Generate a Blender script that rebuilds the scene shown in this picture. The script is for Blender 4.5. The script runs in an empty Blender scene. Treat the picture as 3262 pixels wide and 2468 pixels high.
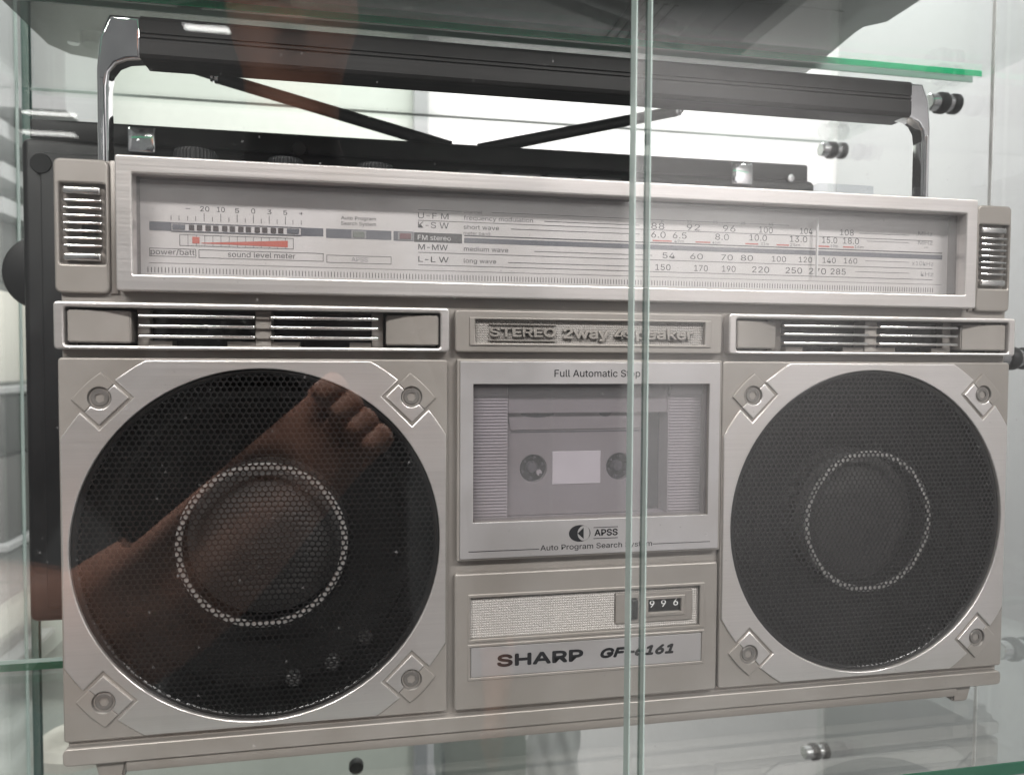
import bpy, bmesh, math, random
from mathutils import Vector, Matrix
random.seed(7)
MM = 0.001
SC = bpy.context.scene
COL = SC.collection

# ------------------------------------------------------------------ camera
cam_d = bpy.data.cameras.new('camera')
cam = bpy.data.objects.new('camera', cam_d); COL.objects.link(cam)
def cam_matrix(loc, pitch, roll, yaw):
    m = Matrix.Rotation(yaw, 3, 'Z') @ Matrix.Rotation(pitch, 3, 'X') @ Matrix.Rotation(roll, 3, 'Y')
    X, Y, Z = m.col[0], m.col[1], m.col[2]
    r = Matrix(((X[0], Z[0], -Y[0]), (X[1], Z[1], -Y[1]), (X[2], Z[2], -Y[2]))).to_4x4()
    return Matrix.Translation(Vector(loc) * MM) @ r
CAM_LOC = (-103.51, -345.56, 183.73)
cam.matrix_world = cam_matrix(CAM_LOC, -0.0360, -0.0054, -0.1912)
cam_d.sensor_width = 36.0
cam_d.lens = 36.0 * 2400 / 3262
cam_d.clip_start = 0.005
cam_d.clip_end = 60
cam_d.dof.use_dof = True
cam_d.dof.focus_distance = 0.375
cam_d.dof.aperture_fstop = 11.5
SC.camera = cam

# ------------------------------------------------------------------ world and lamps
world = bpy.data.worlds.new('World'); SC.world = world
world.use_nodes = True
bg = world.node_tree.nodes['Background']
bg.inputs[0].default_value = (0.95, 0.94, 0.95, 1)
bg.inputs[1].default_value = 0.16
def area(name, loc, target, sx, sy, power, color=(1, 0.95, 0.9)):
    l = bpy.data.lights.new(name, 'AREA'); l.shape = 'RECTANGLE'
    l.size = sx; l.size_y = sy; l.energy = power; l.color = color
    o = bpy.data.objects.new(name, l); COL.objects.link(o)
    o.location = loc
    o.rotation_euler = (Vector(target) - Vector(loc)).to_track_quat('-Z', 'Y').to_euler()
    return o
area('ceiling_and_fill_light', (-1.7, -2.8, 2.4), (-1.7, -2.8, 0), 1.8, 0.5, 212, (1, 0.955, 0.93))
area('ceiling_and_fill_light', (1.5, -2.9, 2.4), (1.5, -2.9, 0), 1.8, 0.5, 232, (1, 0.955, 0.935))
area('ceiling_and_fill_light', (-0.30, -0.12, 1.15), (-0.30, -0.14, 0), 0.9, 0.12, 24, (1, 0.94, 0.90))  # fill lamp added to brighten the photographer's hand and arm
area('ceiling_and_fill_light', (-0.865, -4.03, 1.9), (-0.865, -4.03, 0), 0.32, 0.07, 0.9, (1, 0.96, 0.94))
area('ceiling_and_fill_light', (-0.47, -4.05, 1.9), (-0.47, -4.05, 0), 0.27, 0.09, 2.5, (1, 0.96, 0.94))
area('ceiling_and_fill_light', (-2.29, -5.70, 1.9), (-2.29, -5.70, 0), 0.34, 0.06, 1.0, (1, 0.96, 0.94))
area('ceiling_and_fill_light', (-2.49, -6.22, 1.9), (-2.49, -6.22, 0), 0.38, 0.10, 1.2, (1, 0.96, 0.94))
area('ceiling_and_fill_light', (0.30, 0.95, 1.45), (0.30, 1.10, 0), 1.2, 0.2, 36, (1, 0.97, 0.96))  # added lamp, there to whiten the wall behind the showcase
area('ceiling_and_fill_light', (-0.9, 0.85, 1.5), (-0.9, 0.9, 0), 1.2, 0.18, 5.5, (1, 0.98, 0.97))  # added lamp that lifts the board and rack at the left
SC.view_settings.view_transform = 'Standard'
SC.view_settings.look = 'None'
SC.view_settings.exposure = 0.0
SC.view_settings.gamma = 1.0
SC.cycles.max_bounces = 10
SC.cycles.diffuse_bounces = 4
SC.cycles.glossy_bounces = 5
SC.cycles.transmission_bounces = 8
SC.cycles.transparent_max_bounces = 40
SC.cycles.caustics_reflective = False
SC.cycles.caustics_refractive = False
SC.cycles.use_denoising = True
SC.cycles.sample_clamp_indirect = 4.0

# ------------------------------------------------------------------ materials
def new_mat(name):
    m = bpy.data.materials.new(name); m.use_nodes = True
    nt = m.node_tree
    return m, nt, nt.nodes['Principled BSDF']
def coords(nt, scale=(1, 1, 1)):
    tc = nt.nodes.new('ShaderNodeTexCoord'); mp = nt.nodes.new('ShaderNodeMapping')
    mp.inputs['Scale'].default_value = scale
    nt.links.new(tc.outputs['Object'], mp.inputs['Vector'])
    return mp.outputs[0]
def noise(nt, vec, scale, detail=3, rough=0.5):
    n = nt.nodes.new('ShaderNodeTexNoise'); n.inputs['Scale'].default_value = scale
    n.inputs['Detail'].default_value = detail; n.inputs['Roughness'].default_value = rough
    nt.links.new(vec, n.inputs['Vector']); return n.outputs['Fac']
def ramp(nt, fac, a, b, lo=0.3, hi=0.7):
    r = nt.nodes.new('ShaderNodeMapRange'); r.inputs[1].default_value = lo; r.inputs[2].default_value = hi
    r.inputs[3].default_value = a; r.inputs[4].default_value = b
    nt.links.new(fac, r.inputs[0]); return r.outputs[0]
def mixcol(nt, fac, a, b):
    m = nt.nodes.new('ShaderNodeMix'); m.data_type = 'RGBA'
    m.inputs['A'].default_value = (*a, 1); m.inputs['B'].default_value = (*b, 1)
    nt.links.new(fac, m.inputs['Factor']); return m.outputs['Result']
def bump(nt, h, strength, dist=0.0002):
    b = nt.nodes.new('ShaderNodeBump'); b.inputs['Strength'].default_value = strength
    b.inputs['Distance'].default_value = dist; nt.links.new(h, b.inputs['Height']); return b.outputs[0]

def paint_mat(name, col, metallic, rough, speck=0.06, relief=0.12, wear=True):
    m, nt, p = new_mat(name)
    v = coords(nt)
    f = noise(nt, v, 2600, 2)
    big = noise(nt, v, 28, 5)
    s = 1 - speck
    c = mixcol(nt, f, tuple(x * s for x in col), tuple(min(1, x * (1 + speck)) for x in col))
    if wear:
        mx = nt.nodes.new('ShaderNodeMix'); mx.data_type = 'RGBA'; mx.blend_type = 'MULTIPLY'
        mx.inputs['Factor'].default_value = 1
        nt.links.new(c, mx.inputs['A'])
        nt.links.new(mixcol(nt, ramp(nt, big, 0, 1), (0.90, 0.885, 0.86), (1, 1, 1)), mx.inputs['B'])
        c = mx.outputs['Result']
    nt.links.new(c, p.inputs['Base Color'])
    p.inputs['Metallic'].default_value = metallic
    nt.links.new(ramp(nt, big, rough - 0.05, rough + 0.07), p.inputs['Roughness'])
    if relief: nt.links.new(bump(nt, f, relief), p.inputs['Normal'])
    return m
def brushed_mat(name, col, rough, axis=(9, 200, 1500)):
    m, nt, p = new_mat(name)
    v = coords(nt, axis)
    f = noise(nt, v, 1.0, 4, 0.6)
    v2 = coords(nt); big = noise(nt, v2, 22, 5)
    p.inputs['Metallic'].default_value = 1.0
    c = mixcol(nt, ramp(nt, f, 0, 1), tuple(x * 0.95 for x in col), tuple(min(1, x * 1.03) for x in col))
    mx = nt.nodes.new('ShaderNodeMix'); mx.data_type = 'RGBA'; mx.blend_type = 'MULTIPLY'; mx.inputs['Factor'].default_value = 1
    nt.links.new(c, mx.inputs['A']); nt.links.new(mixcol(nt, ramp(nt, big, 0, 1, 0.25, 0.55), (0.93, 0.92, 0.9), (1, 1, 1)), mx.inputs['B'])
    nt.links.new(mx.outputs['Result'], p.inputs['Base Color'])
    nt.links.new(ramp(nt, f, rough - 0.04, rough + 0.05), p.inputs['Roughness'])
    p.inputs['Anisotropic'].default_value = 0.5
    nt.links.new(bump(nt, f, 0.05, 0.0002), p.inputs['Normal'])
    return m
def plain_mat(name, col, rough=0.5, metallic=0.0, spec=0.5):
    m, nt, p = new_mat(name)
    v = coords(nt); f = noise(nt, v, 90, 4)
    nt.links.new(mixcol(nt, f, tuple(x * 0.92 for x in col), tuple(min(1, x * 1.06) for x in col)), p.inputs['Base Color'])
    p.inputs['Metallic'].default_value = metallic
    nt.links.new(ramp(nt, f, max(0.02, rough - 0.04), rough + 0.05), p.inputs['Roughness'])
    p.inputs['Specular IOR Level'].default_value = spec
    return m
def pane_mat(name, tint, ior=1.5, rough=0.0, smudge=0.0, floor=0.0):
    # thin sheet glass: clear through-view tinted by the glass, mirror-like Fresnel reflection on both faces
    m, nt, p = new_mat(name); nt.nodes.remove(p)
    out = nt.nodes['Material Output']
    tr = nt.nodes.new('ShaderNodeBsdfTransparent'); tr.inputs[0].default_value = (*tint, 1)
    gl = nt.nodes.new('ShaderNodeBsdfGlossy'); gl.inputs['Color'].default_value = (0.97, 1, 0.985, 1)
    gl.inputs['Roughness'].default_value = rough
    geo = nt.nodes.new('ShaderNodeNewGeometry')
    mr = nt.nodes.new('ShaderNodeMapRange'); mr.inputs[3].default_value = ior; mr.inputs[4].default_value = 1 / ior
    nt.links.new(geo.outputs['Backfacing'], mr.inputs[0])
    fr = nt.nodes.new('ShaderNodeFresnel'); nt.links.new(mr.outputs[0], fr.inputs['IOR'])
    mx = nt.nodes.new('ShaderNodeMixShader')
    nt.links.new(fr.outputs[0], mx.inputs[0]); nt.links.new(tr.outputs[0], mx.inputs[1]); nt.links.new(gl.outputs[0], mx.inputs[2])
    res = mx.outputs[0]
    if smudge:   # faint dust and finger grease, plus a milky haze painted over the view
        df = nt.nodes.new('ShaderNodeBsdfDiffuse'); df.inputs[0].default_value = (0.8, 0.8, 0.8, 1)
        v = coords(nt); n1 = noise(nt, v, 9, 6, 0.65)
        m2 = nt.nodes.new('ShaderNodeMixShader')
        n2 = noise(nt, v, 650, 1, 0.4)
        ad = nt.nodes.new('ShaderNodeMath'); ad.operation = 'MAXIMUM'
        nt.links.new(ramp(nt, n1, floor, smudge, 0.42, 0.8), ad.inputs[0])
        nt.links.new(ramp(nt, n2, 0.0, 0.22, 0.765, 0.80), ad.inputs[1])
        nt.links.new(ad.outputs[0], m2.inputs[0])
        nt.links.new(res, m2.inputs[1]); nt.links.new(df.outputs[0], m2.inputs[2]); res = m2.outputs[0]
    nt.links.new(res, out.inputs['Surface'])
    return m

M = {}
M['silver'] = paint_mat('silver_paint', (0.332, 0.309, 0.289), 0.4, 0.42)
M['silver_dark'] = paint_mat('silver_paint_case', (0.275, 0.252, 0.232), 0.3, 0.45)
M['alu'] = brushed_mat('brushed_aluminium', (0.78, 0.745, 0.73), 0.34)
M['alu'].node_tree.nodes['Principled BSDF'].inputs['Metallic'].default_value = 0.8
M['satin'] = paint_mat('satin_aluminium', (0.55, 0.535, 0.545), 0.65, 0.36, 0.03, 0.05)
M['chrome'] = plain_mat('chrome', (0.90, 0.90, 0.92), 0.06, 1.0)
M['knurl'] = paint_mat('bright_knurl', (0.44, 0.42, 0.405), 0.1, 0.5, 0.03, 0.0)
M['slat'] = plain_mat('polished_slat', (0.80, 0.79, 0.78), 0.22, 1.0)
M['dial'] = paint_mat('dial_silver', (0.69, 0.675, 0.68), 0.2, 0.45, 0.02, 0.02)
M['ink'] = plain_mat('dark_ink', (0.012, 0.012, 0.014), 0.6, 0.0, 0.2)
M['dial_ink'] = plain_mat('worn_dial_ink', (0.028, 0.028, 0.033), 0.6, 0.0, 0.2)
M['faint'] = plain_mat('faded_ink', (0.26, 0.26, 0.27), 0.5)
M['band'] = plain_mat('blue_grey_ink', (0.085, 0.09, 0.115), 0.45)
M['white'] = plain_mat('white_ink', (0.75, 0.75, 0.75), 0.5)
M['red'] = plain_mat('red_ink', (0.52, 0.10, 0.065), 0.5)
M['led'] = plain_mat('unlit_led', (0.03, 0.017, 0.02), 0.3)
M['led_green'] = plain_mat('unlit_green_led', (0.16, 0.18, 0.16), 0.3)
M['led_red'] = plain_mat('unlit_red_led', (0.17, 0.07, 0.08), 0.3)
M['black'] = plain_mat('black_plastic', (0.008, 0.008, 0.009), 0.45)
M['black_gloss'] = plain_mat('gloss_black_plastic', (0.012, 0.012, 0.014), 0.22)
M['grip'] = brushed_mat('black_grip', (0.010, 0.0095, 0.0095), 0.38, (14, 300, 900))
M['grip'].node_tree.nodes['Principled BSDF'].inputs['Metallic'].default_value = 0.0
M['grip'].node_tree.nodes['Principled BSDF'].inputs['Specular IOR Level'].default_value = 0.25
M['mesh'] = plain_mat('black_perforated_metal', (0.006, 0.0058, 0.006), 0.32)
M['cone'] = plain_mat('speaker_cone_paper', (0.010, 0.010, 0.010), 0.8, 0.0, 0.2)
M['cap'] = plain_mat('speaker_dust_cap', (0.055, 0.053, 0.052), 0.6)
M['rivet'] = plain_mat('pale_rivet', (0.10, 0.10, 0.10), 0.4)
M['ring'] = plain_mat('pale_metal_ring', (0.42, 0.41, 0.40), 0.3, 0.6)
M['screw'] = plain_mat('dull_steel_screw', (0.20, 0.188, 0.178), 0.4, 0.5)
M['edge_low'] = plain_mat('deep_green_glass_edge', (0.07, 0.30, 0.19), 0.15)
M['deck'] = paint_mat('cassette_grey', (0.27, 0.255, 0.258), 0.0, 0.5, 0.03, 0.03)
M['deck_light'] = paint_mat('cassette_light_grey', (0.44, 0.42, 0.43), 0.0, 0.5, 0.03, 0.03)
M['deck_dark'] = plain_mat('cassette_dark', (0.07, 0.067, 0.075), 0.5)
M['labelwhite'] = plain_mat('tape_window_white', (0.62, 0.60, 0.61), 0.5)
M['tinted'] = pane_mat('tinted_window', (0.90, 0.885, 0.905), 1.45, 0.0, 0.09, 0.05)
M['dialglass'] = pane_mat('clear_dial_window', (0.98, 0.975, 0.975), 1.45, 0.0, 0.15, 0.04)
M['door'] = pane_mat('door_glass', (0.99, 0.996, 0.993), 1.5, 0.0, 0.008)
M['shelf'] = pane_mat('shelf_glass', (0.98, 0.992, 0.987), 1.52)
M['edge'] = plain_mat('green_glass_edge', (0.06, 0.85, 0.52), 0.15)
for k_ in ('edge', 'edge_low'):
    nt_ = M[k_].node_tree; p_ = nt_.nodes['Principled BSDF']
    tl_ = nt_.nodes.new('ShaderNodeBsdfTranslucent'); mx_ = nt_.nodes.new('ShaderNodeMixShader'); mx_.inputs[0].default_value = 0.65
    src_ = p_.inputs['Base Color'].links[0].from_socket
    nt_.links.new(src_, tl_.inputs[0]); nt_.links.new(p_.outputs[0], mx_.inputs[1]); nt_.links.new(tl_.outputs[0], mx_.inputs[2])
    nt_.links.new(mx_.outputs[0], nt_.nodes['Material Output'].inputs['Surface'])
M['edge_pale'] = plain_mat('pale_glass_edge', (0.40, 0.50, 0.47), 0.2)
M['edge_dark'] = plain_mat('dark_glass_edge', (0.035, 0.10, 0.085), 0.15)
M['steel'] = plain_mat('polished_steel', (0.6, 0.6, 0.61), 0.22, 1.0)
M['rubber'] = plain_mat('black_rubber', (0.011, 0.012, 0.013), 0.5, 0.0, 0.3)
M['wall'] = plain_mat('white_wall', (0.80, 0.785, 0.785), 0.7)
M['wall_grey'] = plain_mat('grey_panel', (0.33, 0.335, 0.34), 0.6)
M['pale_green'] = plain_mat('pale_green_board', (0.52, 0.555, 0.51), 0.6)
M['grey_case'] = plain_mat('grey_case', (0.04, 0.04, 0.041), 0.5)
M['cream'] = plain_mat('cream_plastic', (0.55, 0.53, 0.48), 0.5)
M['skin'] = plain_mat('skin', (0.62, 0.31, 0.225), 0.5)
M['cloth'] = plain_mat('dark_cloth', (0.02, 0.02, 0.024), 0.9)
M['acrylic'] = pane_mat('clear_acrylic', (0.90, 0.91, 0.93), 1.49)

# ------------------------------------------------------------------ helpers
def tag(o, label, cat, group=None, kind=None):
    o['label'] = label
    if cat: o['category'] = cat
    if group: o['group'] = group
    if kind: o['kind'] = kind
    return o
def thing(name, loc, label, cat, group=None):
    o = bpy.data.objects.new(name, None); COL.objects.link(o)
    o.location = Vector(loc) * MM; o.empty_display_size = 0.02
    return tag(o, label, cat, group)
def put(o, parent):
    COL.objects.link(o)
    if parent is not None:
        o.parent = parent
        o.matrix_parent_inverse = Matrix.Translation(-parent.location)
    return o
def mesh(name, verts, faces, mat, parent=None, smooth=False, mats=None, fmat=None):
    me = bpy.data.meshes.new(name)
    me.from_pydata([(v[0] * MM, v[1] * MM, v[2] * MM) for v in verts], [], faces)
    if mats:
        for k in mats: me.materials.append(M[k])
        if fmat: me.polygons.foreach_set('material_index', fmat)
    else: me.materials.append(M[mat])
    if smooth: me.polygons.foreach_set('use_smooth', [True] * len(me.polygons))
    me.update()
    return put(bpy.data.objects.new(name, me), parent)
def from_bm(name, bm, mat, parent, smooth=False):
    me = bpy.data.meshes.new(name); bm.to_mesh(me); bm.free()
    me.materials.append(M[mat])
    if smooth:
        me.polygons.foreach_set('use_smooth', [True] * len(me.polygons))
        try: me.set_sharp_from_angle(angle=math.radians(35))
        except Exception: pass
    return put(bpy.data.objects.new(name, me), parent)
def box(name, x0, x1, y0, y1, z0, z1, mat, parent=None, bevel=0.0, seg=2):
    bm = bmesh.new(); bmesh.ops.create_cube(bm, size=1)
    for v in bm.verts:
        v.co = Vector(((x0 + x1) / 2 + v.co.x * (x1 - x0), (y0 + y1) / 2 + v.co.y * (y1 - y0), (z0 + z1) / 2 + v.co.z * (z1 - z0))) * MM
    if bevel: bmesh.ops.bevel(bm, geom=bm.edges[:], offset=bevel * MM, segments=seg, profile=0.5, affect='EDGES')
    return from_bm(name, bm, mat, parent, bool(bevel))
def boxes(name, rects, y0, y1, mat, parent, kind='stuff'):
    vs, fs = [], []
    for (x0, x1, z0, z1) in rects:
        b = len(vs)
        vs += [(x0, y0, z0), (x1, y0, z0), (x1, y0, z1), (x0, y0, z1), (x0, y1, z0), (x1, y1, z0), (x1, y1, z1), (x0, y1, z1)]
        fs += [(b, b+1, b+2, b+3), (b+5, b+4, b+7, b+6), (b+4, b, b+3, b+7), (b+1, b+5, b+6, b+2), (b+3, b+2, b+6, b+7), (b+4, b+5, b+1, b)]
    o = mesh(name, vs, fs, mat, parent)
    if kind: o['kind'] = kind
    return o
def lathe(name, prof, c, axis, mat, parent, n=48, smooth=True):
    # prof: (radius, offset along axis); axis 'x','y','z'
    vs, fs = [], []
    for (r, h) in prof:
        for i in range(n):
            a = 2 * math.pi * i / n
            u, w = r * math.cos(a), r * math.sin(a)
            if axis == 'y': vs.append((c[0] + u, c[1] + h, c[2] + w))
            elif axis == 'x': vs.append((c[0] + h, c[1] + u, c[2] + w))
            else: vs.append((c[0] + u, c[1] + w, c[2] + h))
    for j in range(len(prof) - 1):
        for i in range(n):
            k = (i + 1) % n
            f = (j * n + i, j * n + k, (j + 1) * n + k, (j + 1) * n + i)
            fs.append(f if axis == 'x' or axis == 'z' else f[::-1])
    bm = bmesh.new()
    bv = [bm.verts.new(Vector(v) * MM) for v in vs]
    for f in fs: bm.faces.new([bv[i] for i in f])
    bmesh.ops.remove_doubles(bm, verts=bm.verts[:], dist=1e-7)
    bmesh.ops.recalc_face_normals(bm, faces=bm.faces[:])
    return from_bm(name, bm, mat, parent, smooth)
def tube(name, p0, p1, r0, r1, mat, parent, n=20, caps=True):
    a, b = Vector(p0), Vector(p1); d = (b - a).normalized()
    u = d.orthogonal().normalized(); w = d.cross(u)
    vs, fs = [], []
    for p, r in ((a, r0), (b, r1)):
        for i in range(n):
            t = 2 * math.pi * i / n; vs.append(p + u * (r * math.cos(t)) + w * (r * math.sin(t)))
    for i in range(n): fs.append((i, (i + 1) % n, n + (i + 1) % n, n + i))
    if caps: fs.append(tuple(range(n))[::-1]); fs.append(tuple(range(n, 2 * n)))
    o = mesh(name, vs, fs, mat, parent, True)
    try: o.data.set_sharp_from_angle(angle=math.radians(40))
    except Exception: pass
    return o

# Blender's own interface typeface, with its built-in font as the fallback
FONT = None
try:
    import os
    FONT = bpy.data.fonts.load(os.path.join(bpy.utils.system_resource('DATAFILES', path='fonts'), 'Inter.woff2'))
except Exception:
    FONT = None
# curves are turned into meshes together at the end
PENDING = []
def plate(name, loops, y, thick, bevel, mat, parent, seg=2):
    """a flat plate in the XZ plane, front face at y, with holes and rounded edges"""
    cu = bpy.data.curves.new('outline', 'CURVE'); cu.dimensions = '2D'; cu.fill_mode = 'BOTH'
    for lp in loops:
        s = cu.splines.new('POLY'); s.points.add(len(lp) - 1)
        for i, (x, z) in enumerate(lp): s.points[i].co = (x * MM, z * MM, 0, 1)
        s.use_cyclic_u = True
    b = min(bevel, thick * 0.49)
    cu.extrude = (thick / 2 - b) * MM; cu.bevel_depth = b * MM; cu.bevel_resolution = seg; cu.offset = -b * MM
    ob = bpy.data.objects.new('outline', cu); COL.objects.link(ob)
    me = bpy.data.meshes.new(name); me.materials.append(M[mat])
    o = put(bpy.data.objects.new(name, me), parent)
    PENDING.append((ob, o, ('plate', y + thick / 2)))
    return o
def text(name, s, x0, x1, z, cap, y, mat, parent, bold=0.0, shear=0.0, ext=0.05, bev=0.0):
    cu = bpy.data.curves.new('letters', 'FONT'); cu.body = s; cu.size = 1.0
    if FONT: cu.font = FONT
    cu.shear = shear; cu.fill_mode = 'FRONT' if ext <= 0.06 else 'BOTH'
    cu.extrude = 0.0; cu.resolution_u = 3
    ob = bpy.data.objects.new('letters', cu); COL.objects.link(ob)
    me = bpy.data.meshes.new(name); me.materials.append(M[mat])
    o = put(bpy.data.objects.new(name, me), parent)
    if ext > 0.06:
        cu.extrude = 0.03; cu.bevel_depth = 0.02; cu.bevel_resolution = 1
    PENDING.append((ob, o, ('text', x0, x1, z, cap, y, ext, bold)))
    return o
def rect(x0, x1, z0, z1, r=0.0, n=4):
    if r <= 0: return [(x0, z0), (x1, z0), (x1, z1), (x0, z1)]
    pts = []
    for cx, cz, a0 in ((x1 - r, z0 + r, -90), (x1 - r, z1 - r, 0), (x0 + r, z1 - r, 90), (x0 + r, z0 + r, 180)):
        for i in range(n + 1):
            a = math.radians(a0 + 90 * i / n); pts.append((cx + r * math.cos(a), cz + r * math.sin(a)))
    return pts
def circ(cx, cz, r, n=96):
    return [(cx + r * math.cos(2 * math.pi * i / n), cz + r * math.sin(2 * math.pi * i / n)) for i in range(n)]
_h = bpy.data.curves.new('letters', 'FONT'); _h.body = 'H'
if FONT: _h.font = FONT
HREF = bpy.data.objects.new('letters', _h); COL.objects.link(HREF)
def finish_curves():
    bpy.context.view_layer.update()
    dg = bpy.context.evaluated_depsgraph_get()
    hm = bpy.data.meshes.new_from_object(HREF.evaluated_get(dg))
    hz = [v.co.y for v in hm.vertices]; CAPR = max(hz) - min(hz); bpy.data.meshes.remove(hm)
    for ob, o, spec in PENDING:
        me = bpy.data.meshes.new_from_object(ob.evaluated_get(dg))
        if spec[0] == 'plate':
            me.transform(Matrix(((1, 0, 0, 0), (0, 0, -1, spec[1] * MM), (0, 1, 0, 0), (0, 0, 0, 1))))
        else:
            _, x0, x1, z, cap, y, ext, bold = spec
            x0 += bold; x1 -= bold; z += bold; cap -= 2 * bold
            xs = [v.co.x for v in me.vertices]; a, b = min(xs), max(xs)
            sx = (x1 - x0) / max(b - a, 1e-6)
            sz = cap / CAPR
            zs = [v.co.z for v in me.vertices]; zr = max(zs) - min(zs)
            sy = ext / zr if zr > 1e-6 else 1
            zm = max(zs)
            for v in me.vertices:
                v.co = Vector((x0 + (v.co.x - a) * sx, y + (zm - v.co.z) * sy, z + v.co.y * sz)) * MM
            if bold:
                bmx = bmesh.new()
                for k, (dx, dz) in enumerate(((0, 0), (1, 0), (-1, 0), (0, 1), (0, -1), (.7, .7), (-.7, .7), (.7, -.7), (-.7, -.7))):
                    c = me.copy(); c.transform(Matrix.Translation((dx * bold * MM, 0.004 * k * MM, dz * bold * MM)))
                    bmx.from_mesh(c); bpy.data.meshes.remove(c)
                bmx.to_mesh(me); bmx.free()
        mats = list(o.data.materials)
        old = o.data; nm = o.data.name
        me.materials.clear()
        for k in mats: me.materials.append(k)
        for p in me.polygons: p.material_index = 0
        o.data = me; bpy.data.meshes.remove(old); me.name = nm
        if spec[0] == 'plate':
            me.polygons.foreach_set('use_smooth', [True] * len(me.polygons))
            try: me.set_sharp_from_angle(angle=math.radians(30))
            except Exception: pass
    for ob, o, spec in PENDING:
        cu = ob.data; bpy.data.objects.remove(ob)
        bpy.data.curves.remove(cu)
    cu = HREF.data; bpy.data.objects.remove(HREF); bpy.data.curves.remove(cu)

# ================================================================== setting
wall = box('wall', -2600, 3400, 1300, 1360, -1400, 1700, 'wall'); wall['kind'] = 'structure'
w2 = box('wall', 1500, 6500, -4300, -4240, -4000, 3500, 'labelwhite'); w2['kind'] = 'structure'

# ================================================================== the silver radio
radio = thing('portable_radio', (2, 55, 0), 'large silver boombox with two round black speaker grilles and a long radio dial', 'boombox')
XL, XR = -230.3, 234.6
GL, GR, GZ, GRAD = -148.6, 152.7, 101.2, 78.3
PT, PB = 183.9, 19.8
PANEL = ((-230.3, -66.7, GL), (69.3, 234.6, GR))

plate('front_panel', [rect(-229.5, 233.8, 8, 267, 2.5),
      rect(-200.5, 203.8, 218, 262), rect(-226.8, -70.2, 188.7, 205.2), rect(75, 231, 188.7, 205.2),
      circ(GL, GZ, 78.6), circ(GR, GZ, 78.6), rect(-55.1, 61.5, 108.4, 172.7)], 3, 5, 0.4, 'silver', radio)
case = mesh('rear_case', [(-229, 7.6, 6), (233.3, 7.6, 6), (233.3, 7.6, 266.5), (-229, 7.6, 266.5), (-222, 112, 12), (226, 112, 12), (226, 112, 264), (-222, 112, 264)],
     [(5, 4, 7, 6), (4, 0, 3, 7), (1, 5, 6, 2), (3, 2, 6, 7), (4, 5, 1, 0)], 'silver_dark', radio)

# bottom bar, plinth and feet
plate('base_bar', [rect(-230.4, 233.5, 10.0, 17.4, 2.2)], -1.2, 12, 0.5, 'silver', radio)
box('plinth', -206, 208, 0.5, 104, 4.6, 10.2, 'silver_dark', radio, 0.6)
for (fx0, fx1) in ((-219.5, -206), (206.5, 219.5)):
    for fy in (2.5, 84):
        vs = [(fx0, fy, 10.1), (fx1, fy, 10.1), (fx1, fy + 18, 10.1), (fx0, fy + 18, 10.1),
              (fx0 + 2, fy + 1, 0), (fx1 - 2, fy + 1, 0), (fx1 - 2, fy + 16, 0), (fx0 + 2, fy + 16, 0)]
        bm = bmesh.new(); bv = [bm.verts.new(Vector(v) * MM) for v in vs]
        for f in ((4, 5, 1, 0), (5, 6, 2, 1), (6, 7, 3, 2), (7, 4, 0, 3), (7, 6, 5, 4), (0, 1, 2, 3)): bm.faces.new([bv[i] for i in f])
        bmesh.ops.recalc_face_normals(bm, faces=bm.faces[:])
        bmesh.ops.bevel(bm, geom=bm.edges[:], offset=0.9 * MM, segments=2, affect='EDGES')
        from_bm('foot', bm, 'silver_dark', radio, True)

# side cheeks beside the dial with little louvres
for (x0, x1, s0, s1, h0, h1) in ((-231.0, -209.8, -227.5, -212.9, -220.9, -214.6), (212.6, 233.6, 215.4, 230.6, 216.5, 222.5)):
    ck = plate('cheek', [rect(x0, x1, 210.9, 266.8, 2.6), rect(s0 - 1.4, s1 + 1.6, 223.1, 256.6, 0.9)], 0.2, 4.0, 0.9, 'silver', radio)
    if x0 < 0: box('channel', -209.6, -206.9, 1.8, 6, 211, 267, 'silver', radio, 0.3)
    else: box('channel', 209.9, 212.4, 1.8, 6, 211, 267, 'silver', radio, 0.3)
    box('louvre_back', s0 - 0.6, s1 + 0.8, 2.9, 3.6, 223.8, 256, 'silver_dark', ck)
    box('louvre_hole', h0, h1, 2.2, 3.4, 235.6, 241.4, 'black', ck)
    box('louvre', s0, s1, -0.2, 2.6, 252.2, 255.2, 'slat', ck, 0.7, 3)
    box('louvre', s0, s1, -0.2, 2.6, 224.5, 227.6, 'slat', ck, 0.7, 3)
    for z in (249.4, 246.3, 243.2, 240.1, 236.8, 233.7, 230.6):
        box('louvre', s0, s1 + 0.3, -0.1, 2.6, z - 0.62, z + 0.62, 'slat', ck, 0.55, 2)

# dial ------------------------------------------------------------
dial = plate('dial_frame', [rect(-206.2, 209.6, 212.1, 268.6, 1.2), rect(-199.6, 202.9, 219.0, 261.1, 0.4)], -3.4, 7.0, 0.7, 'alu', radio, 3)
def ring_box(name, x0, x1, z0, z1, y0, y1, t, mat, parent):
    """four walls of a recess"""
    vs, fs = [], []
    for (a0, a1, b0, b1) in ((x0 - t, x0, z0 - t, z1 + t), (x1, x1 + t, z0 - t, z1 + t), (x0, x1, z0 - t, z0), (x0, x1, z1, z1 + t)):
        b = len(vs)
        vs += [(a0, y0, b0), (a1, y0, b0), (a1, y0, b1), (a0, y0, b1), (a0, y1, b0), (a1, y1, b0), (a1, y1, b1), (a0, y1, b1)]
        fs += [(b, b+1, b+2, b+3), (b+5, b+4, b+7, b+6), (b+4, b, b+3, b+7), (b+1, b+5, b+6, b+2), (b+3, b+2, b+6, b+7), (b+4, b+5, b+1, b)]
    return mesh(name, vs, fs, mat, parent)
ring_box('dial_recess', -200.2, 203.5, 218.4, 261.7, 3.7, 11.5, 0.8, 'deck', radio)
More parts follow.
